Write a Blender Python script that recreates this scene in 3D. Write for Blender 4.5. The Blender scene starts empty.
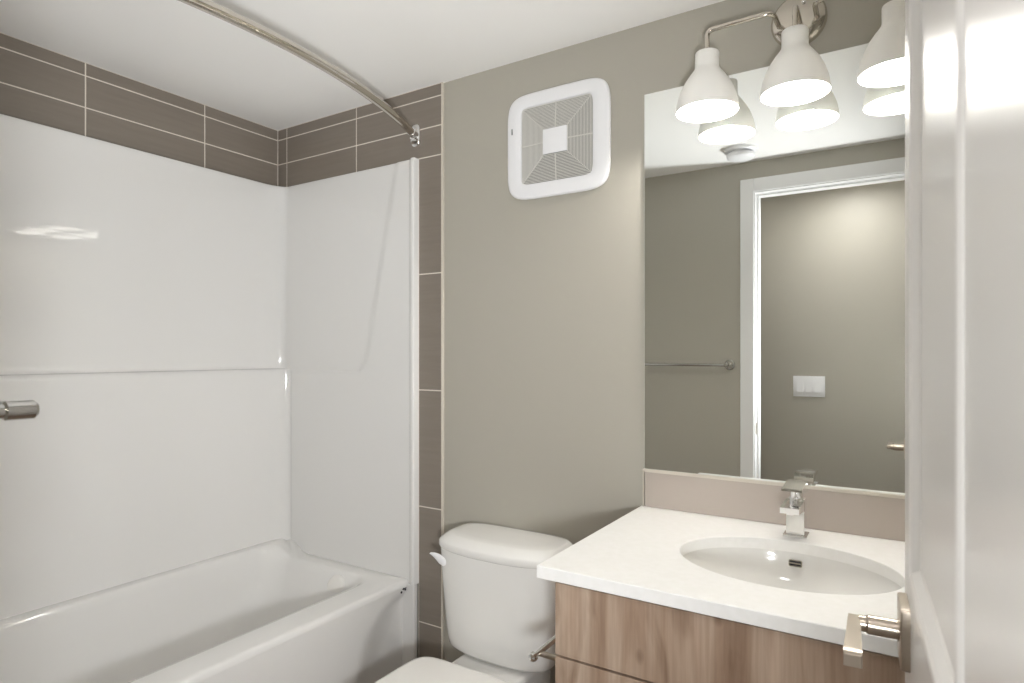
import bpy, bmesh, math, random
from mathutils import Vector, Matrix
random.seed(7)
R = math.radians
scene = bpy.context.scene
C = scene.collection

# ------------------------------------------------------------ camera, light, exposure
YAW = R(32.32)
cam_d = bpy.data.cameras.new('camera')
cam = bpy.data.objects.new('camera', cam_d)
C.objects.link(cam)
cam.location = (0, 0, 1.305)
cam.rotation_euler = (R(90), 0, YAW)
cam_d.sensor_width = 36.0
cam_d.lens = 626.0 / 1024.0 * 36.0
cam_d.shift_y = 12.0 / 1024.0
cam_d.clip_start = 0.02
cam_d.dof.use_dof = True
cam_d.dof.focus_distance = 1.9
cam_d.dof.aperture_fstop = 9.0
scene.camera = cam

world = bpy.data.worlds.new('world')
scene.world = world
world.use_nodes = True
world.node_tree.nodes['Background'].inputs[0].default_value = (0.8, 0.9, 1.0, 1)
world.node_tree.nodes['Background'].inputs[1].default_value = 0.3

vs = scene.view_settings
vs.view_transform = 'Standard'
vs.look = 'None'
vs.gamma = 1.0
vs.use_curve_mapping = False
vs.exposure = 0.78
VANITY_W = 3.2        # watts of each vanity bulb
HALL_W = 3.4          # watts of the hall ceiling light

try:
    scene.cycles.max_bounces = 14
    scene.cycles.diffuse_bounces = 9
    scene.cycles.glossy_bounces = 8
    scene.cycles.sample_clamp_indirect = 6.0
except Exception:
    pass

# soft fill added beside the camera to brighten room and ceiling, no fixture
ld = bpy.data.lights.new('added_fill_light', 'AREA'); ld.shape = 'DISK'; ld.size = .19; ld.energy = 9.6; ld.color = (.96, .98, 1.0); ld.spread = R(125)
lo = bpy.data.objects.new('added_fill_light', ld); C.objects.link(lo); lo.location = (.105, -.055, 1.08)
lo.rotation_euler = Vector((-1.05, 1.0, .55)).to_track_quat('-Z', 'Y').to_euler()

# ------------------------------------------------------------ materials
def srgb(r, g, b):
    f = lambda v: (v / 255 / 12.92) if v <= 10 else ((v / 255 + 0.055) / 1.055) ** 2.4
    return (f(r), f(g), f(b), 1)

def mat(name, col, rough=0.5, metal=0.0, spec=0.5, coat=0.0, emis=None, estr=0.0):
    m = bpy.data.materials.new(name)
    m.use_nodes = True
    b = m.node_tree.nodes['Principled BSDF']
    b.inputs['Base Color'].default_value = col
    b.inputs['Roughness'].default_value = rough
    b.inputs['Metallic'].default_value = metal
    b.inputs['Specular IOR Level'].default_value = spec
    b.inputs['Coat Weight'].default_value = coat
    b.inputs['Coat Roughness'].default_value = 0.03
    if emis:
        b.inputs['Emission Color'].default_value = emis
        b.inputs['Emission Strength'].default_value = estr
    return m

def nd(m, t, **kw):
    n = m.node_tree.nodes.new(t)
    for k, v in kw.items():
        setattr(n, k, v)
    return n

def bump(m, scale, strength, dist=0.002, detail=2.0, stretch=(1, 1, 1)):
    nt = m.node_tree
    tc = nd(m, 'ShaderNodeTexCoord'); mp = nd(m, 'ShaderNodeMapping')
    mp.inputs['Scale'].default_value = stretch
    no = nd(m, 'ShaderNodeTexNoise'); no.inputs['Scale'].default_value = scale; no.inputs['Detail'].default_value = detail
    bu = nd(m, 'ShaderNodeBump'); bu.inputs['Strength'].default_value = strength; bu.inputs['Distance'].default_value = dist
    nt.links.new(tc.outputs['Object'], mp.inputs[0]); nt.links.new(mp.outputs[0], no.inputs['Vector'])
    nt.links.new(no.outputs['Fac'], bu.inputs['Height'])
    nt.links.new(bu.outputs[0], nt.nodes['Principled BSDF'].inputs['Normal'])
    return m

def vary(m, c1, c2, scale, stretch=(1, 1, 1), detail=3.0, lo=0.35, hi=0.65):
    nt = m.node_tree
    tc = nd(m, 'ShaderNodeTexCoord'); mp = nd(m, 'ShaderNodeMapping')
    mp.inputs['Scale'].default_value = stretch
    no = nd(m, 'ShaderNodeTexNoise'); no.inputs['Scale'].default_value = scale; no.inputs['Detail'].default_value = detail
    cr = nd(m, 'ShaderNodeValToRGB')
    cr.color_ramp.elements[0].position = lo; cr.color_ramp.elements[0].color = c1
    cr.color_ramp.elements[1].position = hi; cr.color_ramp.elements[1].color = c2
    nt.links.new(tc.outputs['Object'], mp.inputs[0]); nt.links.new(mp.outputs[0], no.inputs['Vector'])
    nt.links.new(no.outputs['Fac'], cr.inputs[0])
    nt.links.new(cr.outputs[0], nt.nodes['Principled BSDF'].inputs['Base Color'])
    return m

M = {}
M['paint'] = bump(mat('greige_paint', srgb(176, 172, 161), 0.42, spec=0.35), 260, 0.05, 0.0006)
M['ceiling'] = bump(mat('ceiling_paint', srgb(248, 247, 245), 0.8, spec=0.2), 180, 0.08, 0.001)
M['trim'] = mat('white_trim_paint', srgb(236, 236, 236), 0.35)
M['door'] = bump(mat('white_door_gloss', srgb(230, 228, 225), 0.26, spec=0.5), 60, 0.008, 0.0006)
M['acrylic'] = bump(mat('white_acrylic', srgb(230, 229, 227), 0.03, spec=0.5), 16, 0.10, 0.003, detail=1.0, stretch=(1, 1, .6))
M['porcelain'] = mat('white_porcelain', srgb(234, 233, 230), 0.10, spec=0.5, coat=0.3)
M['seat'] = mat('white_plastic_seat', srgb(236, 234, 230), 0.25)
M['quartz'] = vary(mat('white_quartz', srgb(238, 237, 233), 0.28), srgb(236, 235, 232), srgb(239, 238, 236), 60, detail=2)
M['tile'] = vary(mat('taupe_tile', srgb(128, 117, 105), 0.3), srgb(131, 122, 112), srgb(135, 126, 116), 6, (1, 1, 14), 4)
M['splash'] = mat('gloss_taupe_tile', srgb(184, 174, 165), 0.12, spec=0.6)
M['grout'] = mat('pale_grout', srgb(222, 214, 203), 0.8)
M['edge'] = mat('satin_edge_trim', srgb(205, 198, 186), 0.35, spec=0.5)
M['chrome'] = mat('chrome', (0.86, 0.86, 0.86, 1), 0.07, 1.0)
M['darkchrome'] = mat('dark_polished_metal', (0.50, 0.49, 0.47, 1), 0.10, 1.0)
M['nickel'] = mat('brushed_nickel', srgb(192, 181, 168), 0.28, 1.0)
M['satin'] = mat('polished_nickel', srgb(210, 204, 195), 0.13, 1.0)
M['mirror'] = mat('mirror_silver', (0.90, 0.92, 0.90, 1), 0.0, 1.0)
M['mirror_edge'] = mat('mirror_edge', srgb(214, 214, 206), 0.3)
M['plastic'] = mat('white_plastic', srgb(240, 240, 242), 0.3)
M['grille'] = mat('grille_plastic', srgb(222, 220, 214), 0.45)
M['dark'] = mat('dark_recess', srgb(96, 93, 88), 0.9)
M['black'] = mat('black_print', srgb(40, 40, 44), 0.6)
M['greyprint'] = mat('grey_print', srgb(130, 128, 126), 0.6)
M['shade'] = mat('white_enamel_shade', srgb(240, 239, 236), 0.3, spec=0.4)
M['bulb'] = mat('lit_bulb', (1, 1, 1, 1), 0.5, emis=(1.0, 0.96, 0.92, 1), estr=9.0)
M['diffuser'] = mat('lit_diffuser', (1, 1, 1, 1), 0.5, emis=(1.0, 0.96, 0.93, 1), estr=2.0)
M['floor'] = vary(mat('floor_vinyl', srgb(120, 110, 100), 0.45), srgb(128, 108, 92), srgb(158, 138, 120), 4, (1, 12, 1), 4)

def translucent(m, fac):
    nt = m.node_tree
    tr = nd(m, 'ShaderNodeBsdfTranslucent'); tr.inputs[0].default_value = (.95, .94, .92, 1)
    mx = nd(m, 'ShaderNodeMixShader'); mx.inputs[0].default_value = fac
    nt.links.new(nt.nodes['Principled BSDF'].outputs[0], mx.inputs[1]); nt.links.new(tr.outputs[0], mx.inputs[2])
    nt.links.new(mx.outputs[0], nt.nodes['Material Output'].inputs[0])
    return m
translucent(M['shade'], .04)

def wood_mat():
    m = mat('knotty_wood_laminate', srgb(170, 146, 124), 0.45, spec=0.35)
    nt = m.node_tree; L = nt.links.new
    tc = nd(m, 'ShaderNodeTexCoord')
    # broad vertical boards of their own tone
    sx = nd(m, 'ShaderNodeSeparateXYZ'); L(tc.outputs['Object'], sx.inputs[0])
    wob = nd(m, 'ShaderNodeTexNoise'); wob.inputs['Scale'].default_value = 2.0
    mpw = nd(m, 'ShaderNodeMapping'); mpw.inputs['Scale'].default_value = (3, 3, 1.2)
    L(tc.outputs['Object'], mpw.inputs[0]); L(mpw.outputs[0], wob.inputs['Vector'])
    ad = nd(m, 'ShaderNodeMath', operation='MULTIPLY_ADD'); ad.inputs[1].default_value = 0.03
    L(wob.outputs['Fac'], ad.inputs[0]); L(sx.outputs['X'], ad.inputs[2])
    dv = nd(m, 'ShaderNodeMath', operation='MULTIPLY'); dv.inputs[1].default_value = 7.5
    L(ad.outputs[0], dv.inputs[0])
    fl = nd(m, 'ShaderNodeMath', operation='FLOOR'); L(dv.outputs[0], fl.inputs[0])
    wn = nd(m, 'ShaderNodeTexWhiteNoise', noise_dimensions='1D'); L(fl.outputs[0], wn.inputs['W'])
    # fine grain
    mp = nd(m, 'ShaderNodeMapping'); mp.inputs['Scale'].default_value = (13, 13, 1.1)
    n1 = nd(m, 'ShaderNodeTexNoise'); n1.inputs['Scale'].default_value = 1.0; n1.inputs['Detail'].default_value = 6; n1.inputs['Distortion'].default_value = 0.8
    L(tc.outputs['Object'], mp.inputs[0]); L(mp.outputs[0], n1.inputs['Vector'])
    cr = nd(m, 'ShaderNodeValToRGB')
    e = cr.color_ramp.elements
    e[0].position = 0.28; e[0].color = srgb(132, 107, 88)
    e[1].position = 0.74; e[1].color = srgb(206, 186, 168)
    k = e.new(0.45); k.color = srgb(170, 148, 129)
    k = e.new(0.56); k.color = srgb(187, 168, 150)
    L(n1.outputs['Fac'], cr.inputs[0])
    # darker smoky streaks
    mp2 = nd(m, 'ShaderNodeMapping'); mp2.inputs['Scale'].default_value = (14, 14, 2.6)
    n2 = nd(m, 'ShaderNodeTexNoise'); n2.inputs['Scale'].default_value = 1.0; n2.inputs['Detail'].default_value = 3; n2.inputs['Distortion'].default_value = 1.5
    L(tc.outputs['Object'], mp2.inputs[0]); L(mp2.outputs[0], n2.inputs['Vector'])
    cr2 = nd(m, 'ShaderNodeValToRGB'); e = cr2.color_ramp.elements
    e[0].position = 0.50; e[0].color = (1, 1, 1, 1); e[1].position = 0.72; e[1].color = (0.56, 0.49, 0.44, 1)
    L(n2.outputs['Fac'], cr2.inputs[0])
    mx = nd(m, 'ShaderNodeMixRGB', blend_type='MULTIPLY'); mx.inputs[0].default_value = 0.75
    L(cr.outputs[0], mx.inputs[1]); L(cr2.outputs[0], mx.inputs[2])
    # knots
    vo = nd(m, 'ShaderNodeTexVoronoi'); vo.inputs['Scale'].default_value = 1.0
    mp3 = nd(m, 'ShaderNodeMapping'); mp3.inputs['Scale'].default_value = (7, 7, 4); mp3.inputs['Location'].default_value = (0.35, 0, 0.2)
    L(tc.outputs['Object'], mp3.inputs[0]); L(mp3.outputs[0], vo.inputs['Vector'])
    cr3 = nd(m, 'ShaderNodeValToRGB'); e = cr3.color_ramp.elements
    e[0].position = 0.02; e[0].color = (0.40, 0.34, 0.30, 1); e[1].position = 0.085; e[1].color = (1, 1, 1, 1)
    L(vo.outputs['Distance'], cr3.inputs[0])
    mx2 = nd(m, 'ShaderNodeMixRGB', blend_type='MULTIPLY'); mx2.inputs[0].default_value = 0.8
    L(mx.outputs[0], mx2.inputs[1]); L(cr3.outputs[0], mx2.inputs[2])
    # board tone
    cr4 = nd(m, 'ShaderNodeValToRGB'); e = cr4.color_ramp.elements
    e[0].color = (0.84, 0.80, 0.77, 1); e[1].color = (1.08, 1.08, 1.09, 1)
    L(wn.outputs['Value'], cr4.inputs[0])
    mx3 = nd(m, 'ShaderNodeMixRGB', blend_type='MULTIPLY'); mx3.inputs[0].default_value = 1.0
    L(mx2.outputs[0], mx3.inputs[1]); L(cr4.outputs[0], mx3.inputs[2])
    mp5 = nd(m, 'ShaderNodeMapping'); mp5.inputs['Scale'].default_value = (160, 160, 5)
    n5 = nd(m, 'ShaderNodeTexNoise'); n5.inputs['Scale'].default_value = 1.0; n5.inputs['Detail'].default_value = 3
    L(tc.outputs['Object'], mp5.inputs[0]); L(mp5.outputs[0], n5.inputs['Vector'])
    cr5 = nd(m, 'ShaderNodeValToRGB'); e = cr5.color_ramp.elements
    e[0].position = .35; e[0].color = (0.90, 0.89, 0.88, 1); e[1].position = .62; e[1].color = (1.03, 1.03, 1.03, 1)
    L(n5.outputs['Fac'], cr5.inputs[0])
    mx5 = nd(m, 'ShaderNodeMixRGB', blend_type='MULTIPLY'); mx5.inputs[0].default_value = 1.0
    L(mx3.outputs[0], mx5.inputs[1]); L(cr5.outputs[0], mx5.inputs[2])
    L(mx5.outputs[0], nt.nodes['Principled BSDF'].inputs['Base Color'])
    return m
M['wood'] = wood_mat()

# ------------------------------------------------------------ mesh helpers
def box(bm, x0, x1, y0, y1, z0, z1, bev=0.0, seg=2, mi=0):
    t = bmesh.new()
    bmesh.ops.create_cube(t, size=1.0)
    bmesh.ops.scale(t, vec=(x1 - x0, y1 - y0, z1 - z0), verts=t.verts)
    bmesh.ops.translate(t, vec=((x0 + x1) / 2, (y0 + y1) / 2, (z0 + z1) / 2), verts=t.verts)
    if bev > 0:
        bmesh.ops.bevel(t, geom=list(t.edges), offset=bev, segments=seg, profile=0.5, affect='EDGES')
    add(bm, t, mi)

def add(bm, t, mi=0, mtx=None):
    vm = {}
    for v in t.verts:
        vm[v] = bm.verts.new(mtx @ v.co if mtx else v.co)
    for f in t.faces:
        try:
            nf = bm.faces.new([vm[v] for v in f.verts]); nf.material_index = mi
        except ValueError:
            pass
    t.free()

def loops(bm, ls, close=True, cap0=False, cap1=False, mi=0):
    """bridge a list of equally long loops of points"""
    vl = [[bm.verts.new(p) for p in l] for l in ls]
    n = len(vl[0])
    for a, b in zip(vl, vl[1:]):
        for i in range(n if close else n - 1):
            j = (i + 1) % n
            f = bm.faces.new((a[i], a[j], b[j], b[i])); f.material_index = mi
    if cap0: bm.faces.new(vl[0][::-1]).material_index = mi
    if cap1: bm.faces.new(vl[-1]).material_index = mi
    return vl

def frame_of(d):
    d = d.normalized()
    up = Vector((0, 0, 1)) if abs(d.z) < 0.95 else Vector((1, 0, 0))
    a = d.cross(up).normalized()
    return a, d.cross(a).normalized()

def tube(bm, pts, r, n=16, mi=0, cap=True, rs=None):
    pts = [Vector(p) for p in pts]
    ls = []
    a = None
    for i, p in enumerate(pts):
        d = (pts[min(i + 1, len(pts) - 1)] - pts[max(i - 1, 0)])
        if a is None: a, b = frame_of(d)
        else:
            dn = d.normalized(); a = (a - dn * a.dot(dn)).normalized(); b = dn.cross(a)
        rr = rs[i] if rs else r
        ls.append([p + (a * math.cos(2 * math.pi * k / n) + b * math.sin(2 * math.pi * k / n)) * rr for k in range(n)])
    loops(bm, ls, True, cap, cap, mi)

def lathe(bm, c, axis, prof, n=40, mi=0, cap0=False, cap1=False):
    """prof: list of (distance along axis, radius)"""
    ax = Vector(axis).normalized(); a, b = frame_of(ax); c = Vector(c)
    ls = [[c + ax * h + (a * math.cos(2 * math.pi * k / n) + b * math.sin(2 * math.pi * k / n)) * r for k in range(n)] for h, r in prof]
    loops(bm, ls, True, cap0, cap1, mi)

def arc(p0, p1, p2, n=8):
    """smooth bend p0 -> p2 with p1 as its control point"""
    p0, p1, p2 = Vector(p0), Vector(p1), Vector(p2)
    return [p0 * (1 - t) ** 2 + p1 * 2 * t * (1 - t) + p2 * t * t for t in [i / n for i in range(n + 1)]]

def sup(cx, cy, a, b, e, n=96):
    o = []
    for k in range(n):
        t = 2 * math.pi * (k + 0.5) / n
        ct, st = math.cos(t), math.sin(t)
        o.append((cx + a * math.copysign(abs(ct) ** (2 / e), ct), cy + b * math.copysign(abs(st) ** (2 / e), st)))
    return o

def rrect(x0, x1, y0, y1, r, k=8, m=16):
    """rounded rectangle, counter-clockwise, same number of points for any size"""
    P = []
    cs = [((x1 - r, y1 - r), 0), ((x0 + r, y1 - r), 90), ((x0 + r, y0 + r), 180), ((x1 - r, y0 + r), 270)]
    for i, ((cx, cy), a0) in enumerate(cs):
        pts = [(cx + r * math.cos(R(a0 + 90 * j / k)), cy + r * math.sin(R(a0 + 90 * j / k))) for j in range(k + 1)]
        P += pts
        (nx, ny), na = cs[(i + 1) % 4]
        q = (nx + r * math.cos(R(na)), ny + r * math.sin(R(na)))
        for j in range(1, m):
            t = j / m
            P.append((pts[-1][0] * (1 - t) + q[0] * t, pts[-1][1] * (1 - t) + q[1] * t))
    return P

def sm(a, b, x):
    t = max(0.0, min(1.0, (x - a) / (b - a)))
    return t * t * (3 - 2 * t)

def obj(name, bm, m, parent=None, angle=35, smooth=True, wn=False, kind=None, label=None):
    bmesh.ops.recalc_face_normals(bm, faces=bm.faces)
    me = bpy.data.meshes.new(name)
    bm.to_mesh(me); bm.free()
    for x in (m if isinstance(m, (list, tuple)) else [m]):
        me.materials.append(x)
    if smooth:
        for p in me.polygons: p.use_smooth = True
        me.set_sharp_from_angle(angle=R(angle))
    o = bpy.data.objects.new(name, me)
    C.objects.link(o)
    if parent:
        o.parent = parent
        o.matrix_parent_inverse = Matrix.Identity(4)
        if not parent.get('world_parts'):
            o.location = -parent.location
    if wn:
        w = o.modifiers.new('weighted_normal', 'WEIGHTED_NORMAL'); w.keep_sharp = True
    if kind: o['kind'] = kind
    if label: o['label'] = label
    return o

def thing(name, label, cat, loc=(0, 0, 0), group=None, kind=None):
    """an Empty at the thing's base; its parts are modelled in world coordinates"""
    o = bpy.data.objects.new(name, None); C.objects.link(o)
    o.location = loc; o.empty_display_size = 0.05
    tag(o, label, cat, group, kind)
    return o

def tag(o, label, cat, group=None, kind=None):
    o['label'] = label; o['category'] = cat
    if group: o['group'] = group
    if kind: o['kind'] = kind
    return o

def sub(name, bm, m, parent, **kw):
    """a sub-part: parent is a mesh part already placed by its thing"""
    bmesh.ops.recalc_face_normals(bm, faces=bm.faces)
    me = bpy.data.meshes.new(name); bm.to_mesh(me); bm.free()
    me.materials.append(m)
    for p in me.polygons: p.use_smooth = True
    me.set_sharp_from_angle(angle=R(kw.get('angle', 35)))
    o = bpy.data.objects.new(name, me); C.objects.link(o); o.parent = parent
    return o

def struct(name, bm, m, **kw):
    return obj(name, bm, m, kind='structure', **kw)

B = bmesh.new
YW = 1.75            # mirror wall
XL = -2.305          # wall behind the tub
YO = 0.195           # wall with the doorway
XR = 0.21            # right wall
ZC = 2.266           # ceiling
YH = -0.45           # far wall of the hall
JL, JR, ZD = -0.645, 0.083, 2.107    # doorway

# ------------------------------------------------------------ the room
b = B(); box(b, XL - .1, 1.7, YH - .1, YW + .1, -0.06, 0.0); struct('floor', b, M['floor'], smooth=False)
b = B(); box(b, XL - .1, 1.7, YH - .1, YW + .1, ZC, ZC + .08); struct('ceiling', b, M['ceiling'], smooth=False)
b = B(); box(b, XL - .1, XR + .1, YW, YW + .1, 0, ZC); struct('wall_back', b, M['paint'], smooth=False)
b = B(); box(b, XL - .1, XL, YO - .11, YW, 0, ZC); struct('wall_left', b, M['paint'], smooth=False)
b = B(); box(b, XR, XR + .1, YO, YW, 0, ZC); struct('wall_right', b, M['paint'], smooth=False)
b = B()
box(b, XL, JL - .02, YO - .11, YO, 0, ZC)
box(b, JR + .02, XR + .1, YO - .11, YO, 0, ZC)
box(b, JL - .02, JR + .02, YO - .11, YO, ZD + .02, ZC)
struct('wall_front', b, M['paint'], smooth=False)
b = B()
box(b, XL - .1, 1.7, YH - .1, YH, 0, ZC)
struct('wall_hall', b, M['paint'], smooth=False)
b = B(); box(b, -1.6, -1.5, YH, YO - .11, 0, ZC); struct('wall_hall_left', b, M['paint'], smooth=False)
b = B(); box(b, 1.6, 1.7, YH, YO - .11, 0, ZC); struct('wall_hall_right', b, M['paint'], smooth=False)
b = B(); box(b, XR + .1, 1.7, YO - .11, YO, 0, ZC); struct('wall_hall_front', b, M['paint'], smooth=False)
b = B()
box(b, -1.388, -0.626, YW - .013, YW, 0, .09, .004)
struct('baseboard_back', b, M['trim'])
b = B()
box(b, -1.5, JL - .09, YO, YO + .013, 0, .09, .004)
struct('baseboard_front', b, M['trim'])

# door casing, jamb and stops
b = B()
box(b, JL - .070, JL - .005, YO, YO + .012, 0, ZD + .071, .003)
box(b, JR + .005, JR + .070, YO, YO + .012, 0, ZD + .071, .003)
box(b, JL - .005, JR + .005, YO, YO + .012, ZD + .006, ZD + .071, .003)
box(b, JL - .019, JL, YO - .12, YO + .004, 0, ZD, .0015)
box(b, JR, JR + .019, YO - .12, YO + .004, 0, ZD, .0015)
box(b, JL - .019, JR + .019, YO - .12, YO + .004, ZD, ZD + .019, .0015)
box(b, JL, JL + .010, YO - .085, YO - .037, 0, ZD, .002)
box(b, JR - .010, JR, YO - .085, YO - .037, 0, ZD, .002)
box(b, JL + .01, JR - .01, YO - .085, YO - .037, ZD - .010, ZD, .002)
cas = struct('trim_1', b, M['trim'], wn=True)
b = B()
box(b, JL, JL + .002, YO - .028, YO - .006, .90, .957, .0008)
box(b, JL + .0015, JL + .0026, YO - .023, YO - .011, .915, .942)
obj('strike_plate', b, M['nickel'], cas)

# tile bands: every tile a slightly raised, bevelled slab on a grout bed
def tiles(name, rects, axis, face, d=0.008, gap=0.0042):
    """rects (u0,u1,z0,z1); axis 'x' = tiles on a wall of constant X"""
    b = B()
    for u0, u1, z0, z1 in rects:
        g = gap / 2
        if axis == 'x':
            box(b, face - d, face, u0 + g, u1 - g, z0 + g, z1 - g, .0006, 1, 0)
        elif axis == 'y':
            box(b, u0 + g, u1 - g, face, face + d, z0 + g, z1 - g, .0006, 1, 0)
        else:
            box(b, u0 + g, u1 - g, face - d, face, z0 + g, z1 - g, .0006, 1, 0)
    U0 = min(r[0] for r in rects); U1 = max(r[1] for r in rects)
    done = set()
    for u0, u1, z0, z1 in rects:
        if axis == 'x': box(b, face - d, face - .0007, u0, u1, z0, z1, 0, 1, 1)
        elif axis == 'y': box(b, u0, u1, face + .0007, face + d, z0, z1, 0, 1, 1)
        else: box(b, u0, u1, face - d, face - .0007, z0, z1, 0, 1, 1)
    return struct(name, b, [M['tile'], M['grout']], smooth=False)

rows = [(2.0, 2.117), (2.117, 2.222), (2.222, ZC)]
yj = [YO + .009, .579, .994, 1.409, YW - .010]
tiles('trim_2', [(a, c, z0, z1) for z0, z1 in rows for a, c in zip(yj, yj[1:])], 'x', -2.295)
xj = [-2.295, -2.237, -1.821, -1.397]
rect = [(a, c, z0 if c > -1.5 and z0 > 2.005 else z0, z1) for z0, z1 in rows for a, c in zip(xj, xj[1:])]
rect = []
for z0, z1 in rows:
    for a, c in zip(xj, xj[1:]):
        rect.append((a, c, 2.012 if z0 < 2.01 else z0, z1))
zs = [0.0, .332, .751, 1.173, 1.592, 2.012]
for z0, z1 in zip(zs, zs[1:]):
    rect.append((-1.503, -1.397, z0, z1))
tiles('trim_3', rect, 'y', YW - .009)
tiles('trim_4', [(a, c, z0, z1) for z0, z1 in rows for a, c in zip(xj, xj[1:])] + [(-1.503, -1.397, z0, z1) for z0, z1 in zip(zs[:-1], zs[1:-1] + [2.0])], 'f', YO + .009)
b = B(); box(b, -1.397, -1.391, YW - .0105, YW, 0, ZC, .001, 1); struct('trim_5', b, M['edge'])
b = B(); box(b, -1.397, -1.391, YO, YO + .0105, 0, ZC, .001, 1); struct('trim_6', b, M['edge'])

# ------------------------------------------------------------ bathtub
tub = thing('bathtub', 'long white acrylic alcove bathtub with sculpted apron against the tiled walls', 'bathtub', (-1.9, .98, 0))
def zr(x): return .482 + .047 * sm(-2.11, -2.19, x)
b = B()
spec = [  # x0 x1 y0 y1 r  z(absolute) or ('r', dz)
    (-2.09, -1.80, .46, 1.40, .12, .120), (-2.12, -1.77, .42, 1.45, .13, .128), (-2.145, -1.74, .385, 1.49, .13, .155),
    (-2.155, -1.715, .355, 1.53, .13, .22), (-2.172, -1.695, .325, 1.575, .12, .31),
    (-2.180, -1.680, .305, 1.615, .11, .40), (-2.185, -1.670, .293, 1.640, .095, ('r', -.030)),
    (-2.189, -1.663, .287, 1.650, .09, ('r', -.014)), (-2.192, -1.657, .283, 1.656, .085, ('r', -.006)),
    (-2.196, -1.650, .279, 1.663, .085, ('r', -.0015)), (-2.202, -1.640, .272, 1.670, .085, ('r', 0)),
    (-2.250, -1.556, .240, 1.738, .012, ('r', 0)), (-2.252, -1.549, .239, 1.739, .012, ('r', -.001)),
    (-2.253, -1.5435, .238, 1.740, .012, ('r', -.004)), (-2.254, -1.5395, .237, 1.741, .012, ('r', -.009)), (-2.254, -1.538, .237, 1.741, .012, ('r', -.020))]
ls = []
for x0, x1, y0, y1, r, z in spec:
    l = []; y0 -= .028
    for x, y in rrect(x0, x1, y0, y1, r, 10, 24):
        zz = z if not isinstance(z, tuple) else zr(x) + z[1]
        l.append((x, y, zz))
    ls.append(l)
loops(b, ls, True, True, False)
obj('tub_basin', b, M['acrylic'], tub, angle=60)
# apron with its bulging centre panel
b = B()
def apron_edge(z):
    for (z0, y0), (z1, y1) in zip([(0, 1.44), (.1, 1.47), (.192, 1.525), (.30, 1.585), (.355, 1.622), (.40, 1.665), (.44, 1.72), (.5, 1.80)],
                                  [(.1, 1.47), (.192, 1.525), (.30, 1.585), (.355, 1.622), (.40, 1.665), (.44, 1.72), (.5, 1.80), (.6, 1.9)]):
        if z <= z1: return y0 + (y1 - y0) * (z - z0) / (z1 - z0)
    return 1.8
ls = []
for i in range(57):
    z = .463 * i / 56
    l = []
    for j in range(121):
        y = .209 + (1.741 - .209) * j / 120
        ym = y if y > .975 else 1.95 - y
        x = -1.539 - .020 * sm(-.11, .05, ym - apron_edge(z)) * sm(.462, .41, z) - .004 * sm(.25, 0, z)
        l.append((x, y, z))
    ls.append(l)
loops(b, ls, False)
apron = obj('apron', b, M['acrylic'], tub, angle=70)
for y0_, y1_ in ((1.716, 1.7405), (.2045, .234)):
    b = B(); box(b, -1.585, -1.5045, y0_, y1_, .0, .4695, .007, 3)
    obj('side_flange', b, M['acrylic'], tub, wn=True)
b = B()   # little printed emblem on the apron corner
for (dy, dz, a) in ((0, 0, 0), (.011, .009, 0), (.020, .004, 0)):
    lathe(b, (-1.5400, 1.690 + dy, .452 + dz - .006), (1, 0, 0), [(0, .0042), (.0012, .0042)], 10, cap1=True)
box(b, -1.5400, -1.5385, 1.694, 1.716, .4545, .4565)
obj('maker_mark', b, M['black'], tub, label='small black printed mark')
b = B()   # overflow cover on the end wall of the basin
ax = Vector((0, -1, .30)).normalized()
lathe(b, (-1.815, 1.640, .418), ax, [(0, .052), (.008, .052), (.013, .047), (.016, .036), (.017, 0.001)], 40)
o = obj('overflow_cover', b, M['seat'], tub)
b = B()
lathe(b, (-1.93, 1.33, .1205), (0, 0, 1), [(0, .035), (.003, .034), (.004, .028), (.002, .02), (.002, .001)], 32)
obj('drain', b, M['chrome'], tub)

# ------------------------------------------------------------ tub surround
sur = thing('tub_surround', 'glossy white three-sided shower surround with moulded ledge above the bathtub', 'shower surround', (-1.9, .98, .5))
zl = [.47 + .02 * i for i in range(0, 36)] + [1.18, 1.195, 1.205, 1.212, 1.219, 1.226, 1.231, 1.2355, 1.239, 1.2405, 1.2412, 1.243, 1.247, 1.255, 1.27, 1.30] + [1.32 + .0315 * i for i in range(0, 22)] + [2.0, 2.008, 2.012]
prof = [(1.218, 1.0), (1.226, .985), (1.231, .95), (1.2355, .88), (1.239, .74), (1.2405, .6), (1.2412, .35), (1.243, .14), (1.247, .05), (1.255, 0)]
def ledge(z):
    if z <= 1.218: return 1.0
    if z >= 1.255: return 0.0
    pr = sorted(prof)
    for (z0, v0), (z1, v1) in zip(pr, pr[1:]):
        if z <= z1 + 1e-9: return v0 + (v1 - v0) * (z - z0) / (z1 - z0)
    return 0.0
def panel_line(z):
    pts = [(1.222, -1.815), (1.24, -1.79), (1.27, -1.765), (1.318, -1.747), (1.62, -1.684), (2.003, -1.598), (2.1, -1.576)]
    if z <= pts[0][0]: return -9
    for (z0, x0), (z1, x1) in zip(pts, pts[1:]):
        if z <= z1: return x0 + (x1 - x0) * (z - z0) / (z1 - z0)
    return pts[-1][1]
ls = []
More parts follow.
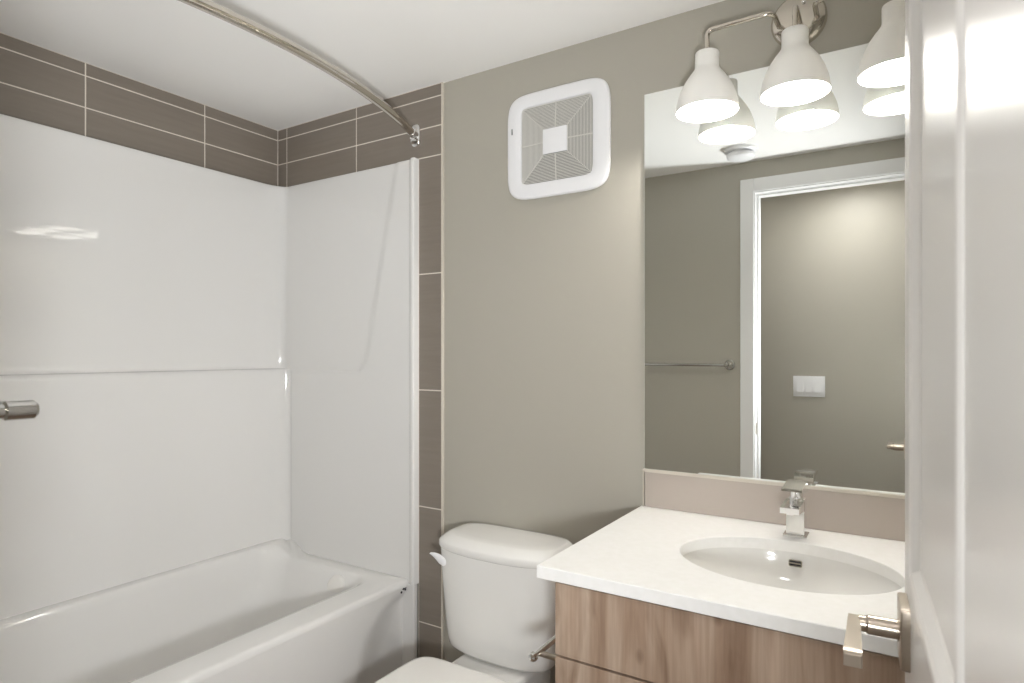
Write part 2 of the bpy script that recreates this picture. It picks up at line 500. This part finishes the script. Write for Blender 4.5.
for z in sorted(set(zl)):
    top = .004 * sm(2.004, 2.012, z)
    xl = -2.276 + .041 * ledge(z) - top + .018 * max(0, z - 1.26) / .75
    yw, yn = 1.732 + top, .213 - top
    r = .042; ry = .095
    l = []
    fx = [-1.503, -1.5035, -1.505, -1.508, -1.513, -1.519, -1.524, -1.527, -1.530, -1.54]
    fr = [-.012, .010, .0125, .0135, .0135, .0125, .009, .003, .0005, 0]
    xs = [-1.55 - (i / 46) * (abs(xl + r) - 1.55) * 1.0 for i in range(47)]
    # near end
    for x, f in zip(fx, fr): l.append((x, yn + f, z))
    for x in xs: l.append((x, yn, z))
    for k in range(1, 12):
        a = R(270 - 90 * k / 11)
        l.append((xl + r + r * math.cos(a), yn + ry + ry * math.sin(a), z))
    for j in range(1, 40):
        l.append((xl, yn + ry + (yw - yn - 2 * ry) * j / 40, z))
    for k in range(0, 11):
        a = R(180 - 90 * k / 11)
        l.append((xl + r + r * math.cos(a), yw - ry + ry * math.sin(a), z))
    zt = sm(1.24, 1.222, z)
    for x in reversed(xs):
        m_ = max(zt, sm(-.004, .004, x - panel_line(z)))
        l.append((x, yw - .006 * m_, z))
    for x, f in zip(reversed(fx), reversed(fr)): l.append((x, yw - .006 - f + (0 if f >= 0 else .006), z))
    ls.append(l)
b = B(); loops(b, ls, False)
obj('wall_panel', b, M['acrylic'], sur, angle=50)

# ------------------------------------------------------------ curved shower rod
sr = thing('shower_rod', 'bowed chrome shower curtain rod spanning above the bathtub', 'shower rod', (-1.53, 1.741, 2.098))
def rod_x(y): return -1.347 - .168 * ((y - .973) / .757) ** 2
b = B(); tube(b, [(rod_x(y), y, 2.098) for y in [.235 + (1.708 - .235) * i / 60 for i in range(61)]], .0138, 20)
obj('rod', b, M['satin'], sr)
for y0, s in ((1.741, -1), (YO + .009, 1)):
    b = B()
    l0 = rrect(-.021, .021, -.040, .040, .018, 8, 3)
    ls = [[(-1.515 + p[0] * k, y0 + s * h, 2.098 + p[1] * k) for p in l0] for h, k in ((0, 1), (.005, 1), (.008, .93), (.010, .80))]
    loops(b, ls, True, True, True)
    tube(b, [(-1.515, y0 + s * .006, 2.098), (-1.510, y0 + s * .024, 2.098), (-1.499, y0 + s * .046, 2.098)], .016, 20, rs=[.018, .0175, .0155])
    lathe(b, (-1.514, y0 + s * .016, 2.098), (0, 0, 1), [(-.020, .001), (-.020, .010), (-.016, .014), (.016, .014), (.020, .010), (.020, .001)], 20)
    obj('flange', b, M['chrome'], sr)

# ------------------------------------------------------------ toilet
TX = -1.062
to = thing('toilet', 'white two-piece toilet with closed lid standing between bathtub and vanity', 'toilet', (TX, 1.35, 0))
def tank_loop(z, w, yf, yb, bulge, e=5.0, n=96):
    yc = (yf + yb) / 2
    out = []
    for x, y in sup(0, yc, w, (yb - yf) / 2, e, n):
        if y < yc:
            y -= bulge * (1 - (x / w) ** 2) * min(1, (yc - y) / ((yb - yf) / 2))
        out.append((TX + x, y, z))
    return out
b = B()
T = [(.372, .150, 1.60, 1.70, .012), (.3735, .168, 1.582, 1.715, .018), (.379, .178, 1.568, 1.727, .022), (.390, .184, 1.561, 1.733, .024), (.412, .189, 1.559, 1.735, .025),
     (.45, .194, 1.557, 1.736, .026), (.52, .201, 1.555, 1.737, .027), (.60, .208, 1.552, 1.738, .028), (.692, .213, 1.550, 1.738, .028)]
loops(b, [tank_loop(*t) for t in T], True, True, True)
tank = obj('tank', b, M['porcelain'], to, angle=60)
b = B()
T = [(.690, .207, 1.556, 1.738, .026), (.690, .217, 1.549, 1.740, .028), (.692, .2205, 1.546, 1.741, .028), (.698, .2222, 1.544, 1.742, .029), (.711, .2215, 1.545, 1.742, .029),
     (.716, .218, 1.549, 1.742, .029), (.724, .210, 1.560, 1.740, .028), (.732, .198, 1.573, 1.736, .026), (.7345, .190, 1.580, 1.733, .024), (.736, .16, 1.60, 1.72, .02), (.737, .05, 1.64, 1.68, .0)]
loops(b, [tank_loop(*t, e=4.2) for t in T], True, True, True)
obj('tank_lid', b, M['porcelain'], to, angle=60)
# flush lever: a curved leaf on the tank's left front corner
b = B()
lathe(b, (-1.228, 1.572, .655), (-.35, -1, 0), [(0, .014), (.014, .014), (.018, .010), (.019, .001)], 20)
pts = arc((-1.229, 1.548, .640), (-1.238, 1.538, .668), (-1.280, 1.540, .672), 10)
wd = [.010, .016, .019, .020, .019, .0175, .0155, .013, .010, .007, .003]
ls = []
for i, p in enumerate(pts):
    d = (pts[min(i + 1, 10)] - pts[max(i - 1, 0)]).normalized()
    nrm = Vector((0, 1, 0)); u = d.cross(nrm).normalized()
    ls.append([p + u * math.cos(2 * math.pi * k / 14) * wd[i] * .75 + nrm * math.sin(2 * math.pi * k / 14) * .0055 for k in range(14)])
loops(b, ls, True, True, True)
obj('flush_lever', b, M['plastic'], to, angle=60)
# bowl
def oval(cy, w, lf, lb, n=72, e=2.3):
    """egg outline: lf = length towards the front (-Y), lb towards the back"""
    o = []
    for k in range(n):
        t = 2 * math.pi * k / n
        ct, st = math.cos(t), math.sin(t)
        ex = e if st < 0 else 3.2
        L_ = lf if st < 0 else lb
        o.append((TX + w * math.copysign(abs(ct) ** (2 / ex), ct), cy + L_ * math.copysign(abs(st) ** (2 / ex), st)))
    return o
b = B()
G = [(0, 1.30, .115, .26, .30), (.015, 1.30, .118, .265, .305), (.06, 1.30, .110, .25, .30), (.14, 1.29, .105, .22, .31), (.22, 1.28, .125, .24, .30),
     (.29, 1.27, .158, .275, .24), (.335, 1.26, .176, .290, .205), (.360, 1.26, .180, .296, .20), (.368, 1.26, .176, .292, .196)]
loops(b, [[(x, y, z) for x, y in oval(cy, w, lf, lb)] for z, cy, w, lf, lb in G], True, True, True)
box(b, TX - .118, TX + .128, 1.38, 1.712, .20, .368, .016, 4)
obj('bowl', b, M['porcelain'], to, angle=50)
b = B()
loops(b, [[(x, y, z) for x, y in oval(1.25, w, lf, lb)] for z, w, lf, lb in ((.369, .178, .296, .19), (.370, .182, .300, .194), (.380, .183, .301, .195), (.383, .180, .298, .192))], True, True, True)
obj('seat', b, M['seat'], to, angle=50)
b = B()
def lid_out(s, e=5):
    o = []
    for k in range(96):
        t = 2 * math.pi * (k + .5) / 96
        ct, st = math.cos(t), math.sin(t)
        if st >= 0:
            x = math.copysign(abs(ct) ** (2 / 7), ct) * .180; y = 1.26 + .197 * abs(st) ** (2 / 7)
            x *= 1.0
        else:
            x = math.copysign(abs(ct) ** (2 / 2.5), ct) * .180; y = 1.26 - .302 * abs(st) ** (2 / 2.5)
        o.append((TX + x * s, 1.22 + (y - 1.22) * s))
    return o
loops(b, [[(x, y, z) for x, y in lid_out(s)] for z, s in ((.384, .985), (.3845, 1.0), (.393, 1.003), (.398, .997), (.4005, .985), (.402, .93), (.403, .5), (.403, .02))], True, True, True)
obj('seat_lid', b, M['seat'], to, angle=50)

# ------------------------------------------------------------ vanity
van = thing('vanity_cabinet', 'knotty light brown wood vanity cabinet with drawers beneath the white countertop', 'cabinet', (-.21, 1.45, 0))
b = B()
box(b, -.624, -.606, 1.176, YW - .002, .09, .8345, .0008, 1)
box(b, XR - .021, XR - .003, 1.176, YW - .002, .09, .8345, .0008, 1)
box(b, -.606, XR - .021, 1.176, YW - .002, .09, .108)
box(b, -.606, XR - .021, YW - .012, YW - .002, .108, .60)
box(b, -.606, XR - .021, 1.176, 1.192, .79, .8345)
box(b, -.60, XR - .003, 1.235, YW - .01, .0, .09)
obj('carcass', b, M['wood'], van)
for z0, z1 in ((.6762, .8262), (.388, .6715), (.095, .3835)):
    b = B(); box(b, -.624, XR - .005, 1.155, 1.1755, z0, z1, .0012, 2)
    obj('drawer_front', b, M['wood'], van, wn=True)

# countertop with an oval cut-out
SX, SY, SA, SB = -.223, 1.439, .219, .166
ct = thing('countertop', 'white quartz countertop with square edges on the wooden vanity', 'countertop', (-.22, 1.45, .835))
b = B()
x0, x1, y0, y1 = -.6585, XR - .002, 1.138, YW - .001
N = 128
angs = [2 * math.pi * k / N for k in range(N)]
for cx_, cy_ in ((x0, y0), (x1, y0), (x1, y1), (x0, y1)):
    a = math.atan2((cy_ - SY), (cx_ - SX)) % (2 * math.pi)
    i = min(range(N), key=lambda k: abs(angs[k] - a)); angs[i] = a
def hit(a):
    dx, dy = math.cos(a), math.sin(a)
    ts = []
    if dx > 1e-9: ts.append((x1 - SX) / dx)
    if dx < -1e-9: ts.append((x0 - SX) / dx)
    if dy > 1e-9: ts.append((y1 - SY) / dy)
    if dy < -1e-9: ts.append((y0 - SY) / dy)
    t = min(ts); return (SX + dx * t, SY + dy * t)
def ell(a, s=0.0):
    r = 1 / math.sqrt((math.cos(a) / (SA + s)) ** 2 + (math.sin(a) / (SB + s)) ** 2)
    return (SX + r * math.cos(a), SY + r * math.sin(a))
def inset(p, d):
    return (min(max(p[0], x0 + d), x1 - d), min(max(p[1], y0 + d), y1 - d))
zt, zb = .861, .835
ls = [[(*ell(a), zb) for a in angs], [(*ell(a), zt - .0015) for a in angs], [(*ell(a, .0015), zt) for a in angs],
      [(*inset(hit(a), .0015), zt) for a in angs], [(*hit(a), zt - .0015) for a in angs], [(*hit(a), zb) for a in angs], [(*ell(a), zb) for a in angs]]
loops(b, ls)
bmesh.ops.remove_doubles(b, verts=b.verts, dist=1e-6)
obj('worktop', b, M['quartz'], ct, angle=30)

sk = thing('undermount_sink', 'oval white ceramic undermount sink set in the quartz countertop', 'sink', (SX, SY, .70))
b = B()
ls = []
for s, z in ((.020, .8345), (.006, .8345), (.004, .830), (.003, .82), (-.004, .795), (-.018, .765), (-.042, .738), (-.075, .718), (-.11, .708), (-.135, .7045), (-.15, .703)):
    f = 1 + s / SB
    ls.append([(SX + (SA + s * (1 if s > -.01 else SA / SB * .92)) * math.cos(2 * math.pi * k / 96), SY + (SB + s) * math.sin(2 * math.pi * k / 96), z) for k in range(96)])
loops(b, ls)
# outer skin
ls2 = [[(x * 1.0 + (x - SX) * .04, y + (y - SY) * .05, z - .008) for x, y, z in l] for l in ls[1:]]
loops(b, ls2, True, False, True)
obj('basin', b, M['porcelain'], sk, angle=60)
b = B()
lathe(b, (SX, SY, .7025), (0, 0, 1), [(0, .026), (.002, .026), (.003, .021), (.0015, .018), (.006, .016), (.008, .001)], 32)
obj('drain', b, M['chrome'], sk)
# overflow slot: chrome rimmed opening high on the rear of the bowl
ox, oy, oz = -.224, SY + SB - .003, .811
b = B()
dirv = Vector((0, -1, .28)).normalized(); upv = Vector((0, .28, 1)).normalized(); rt = Vector((1, 0, 0)); c0 = Vector((ox, oy - .001, oz))
outer = rrect(-.0145, .0145, -.0075, .0075, .003, 4, 3); inner = rrect(-.0125, .0125, -.0055, .0055, .002, 4, 3)
P = lambda q, h: c0 + rt * q[0] + upv * q[1] + dirv * h
loops(b, [[P(q, -.004) for q in outer], [P(q, .002) for q in outer], [P(q, .002) for q in inner], [P(q, -.002) for q in inner]])
for zz in (0,):
    t = [P(q, .0015) for q in rrect(-.0125, .0125, zz - .0016, zz + .0016, .0006, 2, 2)]
    loops(b, [t, [p + dirv * .0006 for p in t]], True, True, True)
ovf = obj('overflow_ring', b, M['satin'], sk)
b = B(); t = [P(q, -.0005) for q in inner]; loops(b, [t, [p - dirv * .002 for p in t]], True, True, True)
sub('overflow_hole', b, M['black'], ovf)

# faucet
fc = thing('faucet', 'square single-lever chrome faucet on the countertop behind the sink', 'faucet', (-.229, 1.665, .861))
FX = -.231
b = B(); box(b, FX - .027, FX + .027, 1.636, 1.692, .8612, .8665, .0015); obj('base_plate', b, M['chrome'], fc, wn=True)
b = B(); box(b, FX - .0205, FX + .0205, 1.645, 1.686, .866, .951, .002); obj('body', b, M['chrome'], fc, wn=True)
b = B()
ls = []
for y, zb_, zt_ in ((1.650, .925, .951), (1.60, .931, .950), (1.560, .935, .948)):
    ls.append([(FX - .0205, y, zb_), (FX + .0205, y, zb_), (FX + .0205, y, zt_), (FX - .0205, y, zt_)])
loops(b, ls, True, True, True)
bmesh.ops.bevel(b, geom=[e for e in b.edges if e.calc_face_angle(0) > .5], offset=.0015, segments=2, affect='EDGES')
lathe(b, (FX, 1.574, .9345), (0, 0, -1), [(-.002, .009), (.003, .009), (.003, .006), (0, .006)], 20)
obj('spout', b, M['chrome'], fc, wn=True)
b = B(); lathe(b, (FX, 1.666, .949), (0, 0, 1), [(0, .017), (.004, .017), (.006, .0155), (.021, .0155)], 32); obj('neck', b, M['chrome'], fc)
b = B()
ls = []
for y, zb_, zt_ in ((1.692, .9655, .9915), (1.662, .9685, .9915), (1.645, .973, .990), (1.625, .9775, .988), (1.593, .980, .9855)):
    ls.append([(FX - .0225, y, zb_), (FX + .0225, y, zb_), (FX + .0225, y, zt_), (FX - .0225, y, zt_)])
loops(b, ls, True, True, True)
bmesh.ops.bevel(b, geom=[e for e in b.edges if e.calc_face_angle(0) > .5], offset=.0010, segments=2, affect='EDGES')
obj('lever_handle', b, M['chrome'], fc, wn=True)

# backsplash
bs = thing('backsplash', 'low glossy taupe tile backsplash strip between countertop and mirror', 'backsplash', (-.22, YW - .005, .861))
b = B(); box(b, -.645, XR - .002, YW - .009, YW - .0005, .8615, .962, .0006, 1); obj('tile_strip', b, M['splash'], bs)
b = B()
box(b, -.652, XR - .002, YW - .0105, YW - .0005, .962, .9700, .0005, 1)
box(b, -.652, -.6485, YW - .0105, YW - .0005, .8615, .962, .0005, 1)
obj('metal_edging', b, M['edge'], bs)

# mirror
mi = thing('wall_mirror', 'large frameless rectangular mirror on the wall above the backsplash', 'mirror', (-.22, YW - .005, .967))
b = B(); box(b, -.6485, XR - .004, YW - .0055, YW - .0008, .9703, 2.058); obj('backing', b, M['mirror_edge'], mi, smooth=False)
b = B(); box(b, -.6470, XR - .0055, YW - .0065, YW - .0056, .9715, 2.0565); obj('glass', b, M['mirror'], mi, smooth=False)

# ------------------------------------------------------------ vanity light
LZ = 2.155
vl = thing('vanity_light', 'three-shade polished nickel wall light with white bell shades above the mirror', 'wall light', (-.235, YW, LZ))
b = B()
lathe(b, (-.236, YW - .0008, LZ), (0, -1, 0), [(0, .066), (.010, .066), (.018, .062), (.024, .052), (.027, .035), (.028, .001)], 48)
plate = obj('backplate', b, M['satin'], vl)
for sx_, sz_ in ((-.222, 2.189),):
    b = B(); lathe(b, (sx_, YW - .024, sz_), (0, -1, 0), [(0, .005), (.006, .005), (.008, .003), (.0085, .001)], 14); sub('screw', b, M['chrome'], plate).location = (0, 0, 0)
SHY = 1.640
SZ = 1.945          # rim height
shx = [-.440, -.2305, -.0205]
for i, x in enumerate(shx):
    # arm
    b = B()
    top = 2.141
    if i == 0:
        pts = [Vector((x, SHY, 2.095)), Vector((x, SHY, top - .022))] + arc((x, SHY, top - .018), (x, SHY, top), (x + .020, SHY, top), 7) + \
              [Vector((-.315, SHY + .006, top + .004))] + arc((-.300, SHY + .008, top + .005), (-.283, SHY + .010, top + .005), (-.281, SHY + .032, top + .004), 7) + [Vector((-.279, YW - .012, top + .002))]
    elif i == 2:
        pts = [Vector((x, SHY, 2.095)), Vector((x, SHY, top - .022))] + arc((x, SHY, top - .018), (x, SHY, top), (x - .020, SHY, top), 7) + \
              [Vector((-.155, SHY + .006, top + .004))] + arc((-.170, SHY + .008, top + .005), (-.188, SHY + .010, top + .005), (-.190, SHY + .032, top + .004), 7) + [Vector((-.192, YW - .012, top + .002))]
    else:
        pts = [Vector((x, SHY, 2.095)), Vector((x, SHY, top - .022))] + arc((x, SHY, top - .018), (x, SHY, top + .006), (x, SHY + .026, top + .006), 8) + [Vector((x - .002, YW - .012, top + .008))]
    tube(b, pts, .0062, 14)
    lathe(b, (x, SHY, 2.080), (0, 0, 1), [(0, .012), (.006, .012), (.010, .008), (.011, .006)], 20)
    obj('arm', b, M['satin'], vl, angle=60)
    # bell shade, with thickness
    b = B()
    pr = [(2.098, .006), (2.098, .026), (2.0965, .0295), (2.094, .0305), (2.060, .0305), (2.054, .0320), (2.046, .0375), (2.036, .0455), (2.020, .0565), (2.000, .0665), (1.980, .0738), (1.962, .0778), (1.948, .0795), (1.945, .0795),
          (1.9445, .0783), (1.962, .0762), (1.980, .0720), (2.000, .0646), (2.020, .0543), (2.036, .0430), (2.046, .034), (2.060, .0282), (2.090, .0275), (2.092, .006)]
    pr = [(h - .0135, r_ * .985) for h, r_ in pr]
    lathe(b, (x, SHY, 0), (0, 0, 1), pr, 56)
    sh = obj('lamp_shade', b, M['shade'], vl, angle=40)
    b = B()
    lathe(b, (x, SHY, 0), (0, 0, 1), [(2.078, .012), (2.055, .013), (2.040, .018), (2.025, .0235), (2.010, .0265), (1.998, .0262), (1.986, .022), (1.978, .014), (1.975, .002)], 24)
    o = sub('bulb', b, M['bulb'], sh)
    ld = bpy.data.lights.new('vanity_bulb_light', 'POINT'); ld.energy = VANITY_W; ld.color = (1.0, .97, .93); ld.shadow_soft_size = .02
    lo = bpy.data.objects.new('vanity_bulb_light', ld); C.objects.link(lo); lo.location = (x, SHY, 1.962)

# ------------------------------------------------------------ exhaust fan cover on the wall
FXc, FZc = -.933, 1.973
fan = thing('exhaust_fan', 'square white louvred exhaust fan cover mounted high on the greige wall', 'exhaust fan', (FXc, YW, FZc))
b = B()
def sq(a, e, y, n=128, az=None):
    return [(x, YW - y, z) for x, z in sup(FXc, FZc, a, az or a, e, n)]
fr = [(.177, .168, 6.2, .0008), (.1812, .1700, 6.2, .006), (.182, .1708, 6.2, .011), (.1815, .1702, 6.2, .015), (.1785, .1675, 6.3, .0185), (.173, .1645, 6.5, .0200), (.150, .1435, 8, .0215), (.130, .1265, 12, .022), (.1275, .124, 14, .0205), (.127, .1235, 14, .008)]
loops(b, [sq(ax_, e, y, az=az) for ax_, az, e, y in fr])
obj('frame', b, M['plastic'], fan, angle=60)
b = B()
box(b, FXc - .1275, FXc + .1275, YW - .0085, YW - .0006, FZc - .124, FZc + .124)
obj('housing', b, M['dark'], fan, smooth=False)
b = B()
hw0, hw1, nr = .043, .127, 18
def ringh(a): return .0185 + .006 * (1 - (a - hw0) / (hw1 - hw0))
for i in range(nr):
    a0 = hw0 + (hw1 - hw0) * i / nr
    w = .0024
    y = ringh(a0)
    k = .972
    for (ua, ub, horiz) in ((a0, a0 + w, True), (a0, a0 + w, False)):
        for s in (1, -1):
            lo_, hi_ = (ua, ub) if s > 0 else (-ub, -ua)
            if horiz: box(b, FXc - ub, FXc + ub, YW - y, YW - y + .0022, FZc + lo_ * k, FZc + hi_ * k)
            else: box(b, FXc + lo_, FXc + hi_, YW - y, YW - y + .0022, FZc - ub * k, FZc + ub * k)
# diagonal and cross ribs
for sx_, sz_ in ((1, 1), (1, -1), (-1, 1), (-1, -1), (1, 0), (-1, 0), (0, 1), (0, -1)):
    w = .0009
    t = []
    p0 = Vector((sx_ * hw0, 0, sz_ * hw0 * .972)); p1 = Vector((sx_ * hw1, 0, sz_ * hw1 * .972))
    d = (p1 - p0).normalized(); q = Vector((-d.z, 0, d.x)) * w
    l0 = []
    for p, yy in ((p0, ringh(hw0)), (p1, ringh(hw1))):
        l0.append([(FXc + (p + q).x, YW - yy - .0004, FZc + (p + q).z), (FXc + (p - q).x, YW - yy - .0004, FZc + (p - q).z),
                   (FXc + (p - q).x, YW - yy + .004, FZc + (p - q).z), (FXc + (p + q).x, YW - yy + .004, FZc + (p + q).z)])
    loops(b, l0, True, True, True)
obj('grille', b, M['grille'], fan, smooth=False)
b = B(); box(b, FXc - .0425, FXc + .0425, YW - .0275, YW - .020, FZc - .0395, FZc + .0395, .0015); obj('centre_plate', b, M['plastic'], fan)
b = B()
for k in range(6):
    box(b, FXc - .1615, FXc - .158, YW - .0234, YW - .0212, FZc + .0455 + k * .0032, FZc + .0478 + k * .0032)
obj('maker_mark', b, M['greyprint'], fan, smooth=False, label='tiny grey vertical print')

# ------------------------------------------------------------ toilet roll holder on the vanity's side
tp = thing('toilet_roll_holder', 'small empty chrome toilet roll holder on the left side of the vanity', 'toilet roll holder', (-.624, 1.25, .628))
AX, AZ = -.703, .632
b = B()
lathe(b, (-.6245, 1.232, AZ - .006), (-1, 0, 0), [(0, .020), (.005, .020), (.008, .016), (.009, .0075), (.074, .0065), (.082, .0065)], 24, cap1=True)
obj('post', b, M['nickel'], tp)
b = B()
tube(b, [(AX, 1.205, AZ), (AX, 1.215, AZ), (AX, 1.24, AZ), (AX, 1.40, AZ)], .006, 16, rs=[.0055, .0055, .007, .007])
lathe(b, (AX, 1.194, AZ), (0, 1, 0), [(-.004, .001), (-.002, .008), (.003, .0105), (.008, .0105), (.012, .007), (.014, .005)], 20)
obj('arm', b, M['chrome'], tp)

# ------------------------------------------------------------ things seen in the mirror
TBZ = 1.247
tb = thing('towel_bar', 'round metal towel bar with disc mounts on the greige wall beside the doorway', 'towel bar', (-1.08, YO, 1.245))
b = B(); tube(b, [(-1.372, YO + .076, TBZ), (-.764, YO + .076, TBZ)], .0075, 18); obj('bar', b, M['darkchrome'], tb)
for x in (-1.368, -.768):
    b = B()
    lathe(b, (x, YO + .0004, TBZ), (0, 1, 0), [(0, .026), (.006, .026), (.010, .022), (.012, .0085), (.062, .0075), (.064, .0098), (.088, .0098), (.091, .0075), (.091, .001)], 28)
    obj('bracket', b, M['darkchrome'], tb)

sd = thing('smoke_detector', 'round white smoke detector on the ceiling near the doorway, seen in the mirror', 'smoke detector', (-.665, .435, ZC))
b = B(); lathe(b, (-.665, .425, ZC - .0003), (0, 0, -1), [(0, .074), (.012, .074), (.016, .069), (.016, .046), (.030, .044), (.030, .001)], 48); obj('base', b, M['plastic'], sd)
b = B(); lathe(b, (-.665, .425, ZC - .024), (0, 0, -1), [(0, .040), (0, .060), (.003, .064), (.016, .062), (.022, .055), (.024, .04), (.025, .001)], 48); obj('cover', b, M['plastic'], sd)

sw = thing('light_switch', 'three-gang white light switch plate on the hall wall, seen in the mirror', 'light switch', (-.475, YH, 1.117))
b = B(); box(b, -.562, -.396, YH + .0003, YH + .007, 1.058, 1.176, .0025); obj('plate', b, M['plastic'], sw)
for x in (-.525, -.479, -.433):
    b = B()
    ls = [[(x - .0165, YH + .0071, z), (x + .0165, YH + .0071, z), (x + .0165, YH + .007 + h, z), (x - .0165, YH + .007 + h, z)] for z, h in ((1.084, .008), (1.117, .0035), (1.150, .002))]
    loops(b, ls, True, True, True)
    obj('rocker', b, M['plastic'], sw, angle=10)

# hall ceiling light (above and behind the camera)
hl = thing('ceiling_light', 'round flush ceiling light in the hall outside the doorway', 'ceiling light', (-.25, -.06, ZC))
b = B(); lathe(b, (-.25, -.06, ZC - .0003), (0, 0, -1), [(0, .13), (.02, .13), (.024, .125), (.024, .11)], 40); obj('rim', b, M['plastic'], hl)
b = B(); lathe(b, (-.25, -.06, ZC - .012), (0, 0, -1), [(0, .11), (.012, .108), (.022, .08), (.027, .04), (.028, .001)], 40); obj('diffuser', b, M['diffuser'], hl)
ld = bpy.data.lights.new('hall_light', 'AREA'); ld.shape = 'DISK'; ld.size = .24; ld.energy = HALL_W; ld.color = (1, .97, .96)
lo = bpy.data.objects.new('hall_light', ld); C.objects.link(lo); lo.location = (-.25, -.06, ZC - .045)

# ------------------------------------------------------------ the open door
TH, DD = R(3.6), .056
ux, uy = -math.sin(TH), math.cos(TH)
nx, ny = -math.cos(TH), -math.sin(TH)
LH, LE = .235, .943
DW = LE - LH
door = bpy.data.objects.new('door_1', None)
b = B()
Z0, Z1 = .012, ZD - .004
px0, px1 = .212, DW - .099
panels = [(.19, .90), (1.038, 1.98)]
xs = [0, px0, px1, DW]; zs_ = [Z0, panels[0][0], panels[0][1], panels[1][0], panels[1][1], Z1]
for side, s in ((0.0, 1), (-.035, -1)):
    for i in range(3):
        for j in range(5):
            if i == 1 and j in (1, 3): continue
            vs_ = [b.verts.new((x, side, z)) for x, z in ((xs[i], zs_[j]), (xs[i + 1], zs_[j]), (xs[i + 1], zs_[j + 1]), (xs[i], zs_[j + 1]))]
            b.faces.new(vs_)
    for z0, z1 in panels:
        ls = []
        for ins, h in ((0, 0), (.002, .0012), (.006, .0028), (.012, .0034), (.018, .0028), (.023, .001), (.027, -.003), (.030, -.006), (.034, -.0075)):
            ls.append([(px0 + ins, side + s * h, z0 + ins), (px1 - ins, side + s * h, z0 + ins), (px1 - ins, side + s * h, z1 - ins), (px0 + ins, side + s * h, z1 - ins)])
        loops(b, ls, True, False, True)
l0 = [(0, 0, Z0), (DW, 0, Z0), (DW, 0, Z1), (0, 0, Z1)]
loops(b, [l0, [(x, -.035, z) for x, y, z in l0]])
bmesh.ops.remove_doubles(b, verts=b.verts, dist=1e-6)
door = struct('door_1', b, M['door'], smooth=False)
door.location = (-nx * DD + LH * ux, -ny * DD + LH * uy, 0)
door.rotation_euler = (0, 0, R(90) + TH)
# lever handle on the visible face (door's own coordinates: x to the free end, y out of the face)
hx, hz = DW - .060, .973
for s, y0 in ((1, 0), (-1, -.035)):
    b = B()
    l0 = rrect(-.033, .033, -.036, .036, .004, 4, 3)
    loops(b, [[(hx + p[0] * k, y0 + s * h, hz + p[1] * k) for p in l0] for h, k in ((0, 1), (.007, 1), (.0092, .985), (.010, .95))], True, True, True)
    lathe(b, (hx, y0 + s * .009, hz), (0, s, 0), [(0, .0135), (.002, .0135), (.0025, .0115), (.033, .0115), (.035, .010)], 28)
    # neck and flat lever folded back toward the hinge
    def bar(pts, hw, hh):
        ls = []
        for p in pts:
            ls.append([(p[0] + p[2] * hw[0], y0 + s * (p[1] + p[2] * hw[1]), hz - hh), (p[0] - p[2] * hw[0], y0 + s * (p[1] - p[2] * hw[1]), hz - hh),
                       (p[0] - p[2] * hw[0], y0 + s * (p[1] - p[2] * hw[1]), hz + hh), (p[0] + p[2] * hw[0], y0 + s * (p[1] + p[2] * hw[1]), hz + hh)])
        loops(b, ls, True, True, True)
    tube(b, [(hx, y0 + s * .040, hz), (hx, y0 + s * .052, hz)], .0095, 20)
    # flat blade turned back toward the hinge, with a lip at its end
    ls = []
    for lx, o0, o1, t_, d_ in ((.011, .0510, .0625, .0040, .0040), (.0095, .0500, .0635, .0060, .0060), (-.006, .0500, .0640, .0065, .0065), (-.05, .0495, .0655, .0055, .0055),
                               (-.088, .0490, .0672, .0050, .0055), (-.096, .0488, .0676, .0048, .0100), (-.1005, .0490, .0674, .0035, .0120), (-.1025, .0500, .0664, .0015, .0110)):
        ls.append([(hx + lx, y0 + s * o0, hz - d_), (hx + lx, y0 + s * o1, hz - d_), (hx + lx, y0 + s * o1, hz + t_), (hx + lx, y0 + s * o0, hz + t_)])
    loops(b, ls, True, True, True)
    bmesh.ops.recalc_face_normals(b, faces=b.faces)
    o = sub('door_handle', b, M['nickel'], door)
for z in (.25, 1.05, 1.86):
    b = B()
    tube(b, [(-.004, -.040, z - .045), (-.004, -.040, z + .045)], .006, 14)
    box(b, -.0018, -.0002, -.034, -.004, z - .045, z + .045)
    sub('hinge', b, M['nickel'], door)
b = B(); box(b, DW + .0001, DW + .0012, -.029, -.006, hz - .028, hz + .028, .0003, 1); box(b, DW, DW + .009, -.023, -.012, hz - .007, hz + .007, .001, 1)
sub('latch', b, M['nickel'], door)
